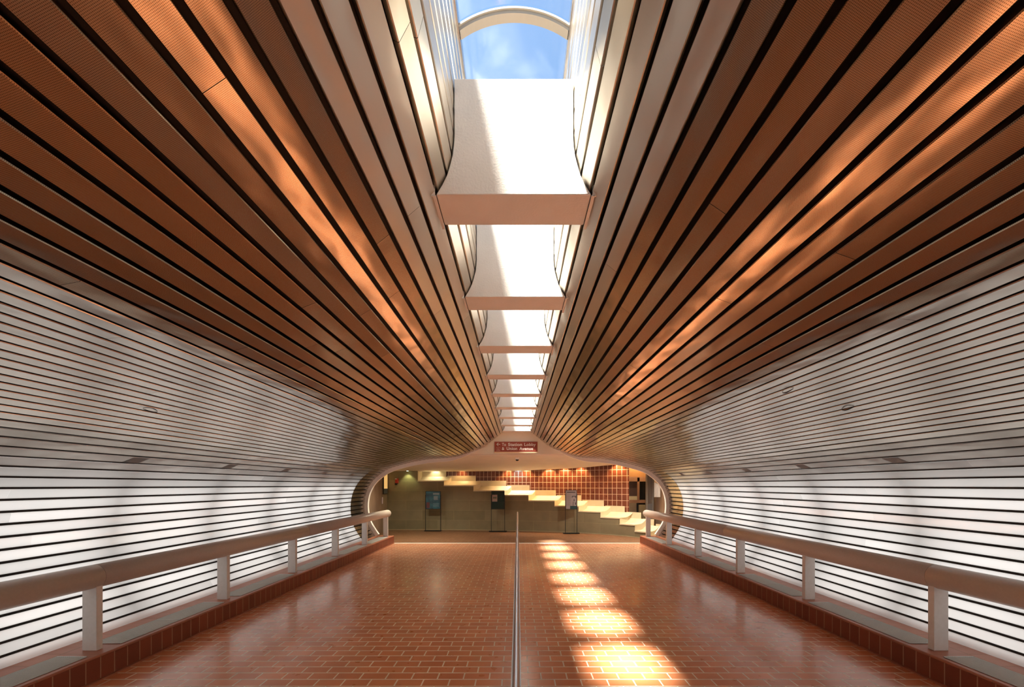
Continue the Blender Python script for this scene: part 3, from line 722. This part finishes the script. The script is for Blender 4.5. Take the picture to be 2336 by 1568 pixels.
# arrow
f = MB(); yy = SY-.004
def seg(x0, y0, x1, y1, w_):
    a_ = P(x0, y0, yy); b_ = P(x1, y1, yy); d = (b_-a_).normalized(); n_ = Vector((-d.z, 0, d.x))*(w_*SY/FPX/2)
    f.quad([a_-n_, b_-n_, b_+n_, a_+n_])
seg(1132.5, 1014.2, 1141, 1014.2, 1.3); seg(1132.6, 1014.6, 1137, 1010.6, 1.3); seg(1132.6, 1013.8, 1137, 1017.9, 1.3)
f.build('arrow_mark', wt, sg, solid=.004)
f = MB(); pk = mat('symbol_pink', (.75, .45, .36), .5)
for s4 in ((1132, 1021.2, 1140.6, 1021.2), (1132, 1029.4, 1140.6, 1029.4), (1132, 1021.2, 1132, 1029.4), (1140.6, 1021.2, 1140.6, 1029.4)): seg(*s4, .5)
# wheelchair figure: head, back, seat, leg and wheel arc
seg(1135.3, 1022.6, 1135.9, 1022.6, 1.2); seg(1135.7, 1023.2, 1136.0, 1026.2, .8); seg(1135.9, 1024.4, 1138.0, 1024.4, .6); seg(1136.0, 1026.0, 1138.2, 1026.0, .8); seg(1138.0, 1025.9, 1139.3, 1028.2, .8)
pr = None
for k in range(11):
    a_ = math.radians(110+k*23); q2 = (1136.2+2.1*math.cos(a_), 1026.6-1.9*math.sin(a_)+0)
    if pr: seg(pr[0], pr[1], q2[0], q2[1], .6)
    pr = q2
f.build('wheelchair_symbol', pk, sg, solid=.004)
for px in (1150, 1204):
    f = MB(); f.tube([P(px, 1007.5, 10.28), P(px, 1007.5, 10.28)+Vector((0, .02, 0))], .01, 8); f.build('sign_fixing', M['grille'], sg)

# dome camera hanging under the crease of the soffit
cp = P(1180, 1041.5, 10.75)
zc = 2.47-.34*((10.75-10.33)/(13.3-10.33))**.8
dc = empty('security_camera', (cp.x, 10.75, zc), 'small dome security camera hanging from the cream soffit below the sign', 'camera')
f = MB(); f.tube([(cp.x, 10.75, zc+.01), (cp.x, 10.75, zc-.05)], [.07, .06], 20); f.build('housing', M['white_paint'], dc, smooth=False)
f = MB(); f.tube([(cp.x, 10.75, zc-.05-.045*math.sin(a_)) for a_ in [math.pi/2*k/6 for k in range(7)]], [.05*max(.05, math.cos(math.pi/2*k/6)) for k in range(7)], 18); f.build('dome', mat('dome_dark', (.02, .02, .02), .05), dc, smooth=True)

# ------------------------------------------------------------------ poster stands
def stand(px0, px1, yt, yb, yf, Y, label, kind):
    # px0..px1 board, yt top, yb board bottom, yf foot
    A = P(px0, yt, Y); B = P(px1, yb, Y); zf = 0
    o = empty('poster_stand', ((A.x+B.x)/2, Y, 0), label, 'sign stand')
    f = MB()
    for x in (A.x-.012, B.x-.004): f.box((x, Y-.012, 0), (x+.016, Y+.012, A.z-.13))
    f.build('leg_frame', M['black'], o)
    f = MB(); ext = .03 if kind == 0 else .08
    f.box((A.x-ext, Y-.09, .0), (A.x-ext+.03+ext, Y+.09, .012)) if kind == 9 else None
    f.box((A.x-ext, Y-.10, .015), (B.x+ext, Y+.10, .03)); f.build('base_bar', M['black'], o)
    f = MB(); t_ = .014
    f.box((A.x, Y-.015, B.z), (B.x, Y+.01, B.z+t_)); f.box((A.x, Y-.015, A.z-t_), (B.x, Y+.01, A.z)); f.box((A.x, Y-.015, B.z), (A.x+t_, Y+.01, A.z)); f.box((B.x-t_, Y-.015, B.z), (B.x, Y+.01, A.z))
    fr = f.build('board_frame', M['black'], o)
    W_, H_ = B.x-A.x, A.z-B.z
    def panel(u0, v0, u1, v1, nm, m_, dy):
        g = MB(); g.box((A.x+W_*u0, Y-.012-dy, B.z+H_*v0), (A.x+W_*u1, Y-.010-dy+.004, B.z+H_*v1)); return g.build(nm, m_, o)
    if kind == 0:
        panel(.03, .02, .97, .98, 'poster', noisy(mat('poster_teal', rough=.3), (.012, .05, .08), (.03, .14, .19), 5), 0)
        panel(.5, .8, .92, .9, 'poster_headline', mat('poster_text_grey', (.20, .25, .28), .4), .003)
        g = MB()
        for k in range(5): g.box((A.x+W_*.55, Y-.018, B.z+H_*(.52+.045*k)), (A.x+W_*(.85-.05*(k % 2)), Y-.014, B.z+H_*(.545+.045*k)))
        g.build('poster_text', mat('poster_text', (.30, .32, .36), .4), o); g = MB()
        for k in range(3): g.box((A.x+W_*.5, Y-.018, B.z+H_*(.30-.07*k)), (A.x+W_*.9, Y-.014, B.z+H_*(.312-.07*k)))
        g.build('poster_text', mat('poster_text', (.30, .32, .36), .4), o)
        panel(.06, .06, .28, .38, 'poster_picture', mat('poster_red', (.11, .03, .035), .4), .003)
    elif kind == 1:
        panel(.03, .02, .97, .98, 'poster', noisy(mat('poster_green', rough=.15), (.008, .02, .016), (.02, .045, .035), 6), 0)
        panel(.06, .42, .45, .80, 'notice_sheet', mat('notice_pink', (.36, .28, .25), .5), .003)
        panel(.12, .58, .40, .69, 'notice_block', mat('notice_grey', (.13, .14, .10), .5), .006)
        panel(.03, .0, .97, .42, 'lower_sheet', mat('poster_dark_green', (.006, .025, .02), .3), .002)
    else:
        panel(.03, .02, .97, .98, 'poster', mat('board_grey', (.30, .25, .25), .5), 0)
        panel(.12, .86, .86, .91, 'poster_headline', mat('board_text', (.07, .05, .05), .5), .003)
        dk = mat('map_dark', (.015, .015, .02), .5)
        g = MB()
        for (u0, v0, u1, v1) in ((.56,.66,.93,.69),(.56,.60,.60,.69),(.86,.60,.93,.66),(.72,.44,.78,.52),(.85,.24,.91,.36),(.66,.18,.69,.40)):
            g = MB(); g.box((A.x+W_*u0, Y-.018, B.z+H_*v0), (A.x+W_*u1, Y-.014, B.z+H_*v1)); g.build('map_mark', dk, o)
        panel(.40, .02, .96, .18, 'map_footer', mat('board_teal', (.01, .045, .05), .5), .004)
        g = MB()
        for k in range(12): g.box((A.x+W_*.1, Y-.018, B.z+H_*(.2+.05*k)), (A.x+W_*(.46-.06*(k % 3 == 1)), Y-.014, B.z+H_*(.208+.05*k)))
        g.build('poster_text', mat('board_text_b', (.16, .13, .13), .5), o)
    return o
stand(971, 1005, 1121, 1162, 1210, 13.05, 'black poster stand with a dark teal poster, left of the three', 0)
stand(1121, 1151, 1121, 1162, 1210, 12.88, 'black poster stand with a dark green board and a pale notice, middle of the three', 1)
stand(1290, 1316, 1118.5, 1162.5, 1216, 12.35, 'black poster stand with a grey map board, right of the three', 2)

# ------------------------------------------------------------------ bent clips sticking out of the wall slats
for side, px, py, lb in ((-1, 343, 937, 'small dark bent clip on the left wall slats'), (1, 1934, 932, 'small dark bent clip on the right wall slats, lower of two'), (1, 1797, 890, 'small dark bent clip on the right wall slats, upper of two')):
    dx = abs(px-VX); k_ = (VY-py)/dx
    s_ = min((arc[i] for i in range(len(dense)) if dense[i].x > 2), key=lambda s2: abs((prof(s2)[0].y-CZ)/(prof(s2)[0].x-side*CX)-k_))
    p, _ = prof(s_); Y = FPX*(p.x-side*CX)/dx
    q2 = off(s_, -.02); f = MB(); path = []
    for k in range(9):
        t_ = k/8; o2 = off(s_-.01*math.sin(math.pi*t_), -.004-.016*math.sin(math.pi*t_)); path.append((side*o2.x, Y-.06+.12*t_, o2.y))
    f.tube(path, [.002+.004*math.sin(math.pi*k/8) for k in range(9)], 8); o = f.build('cable_clip', M['black'], origin=path[4], smooth=True); tag(o, lb, 'clip')
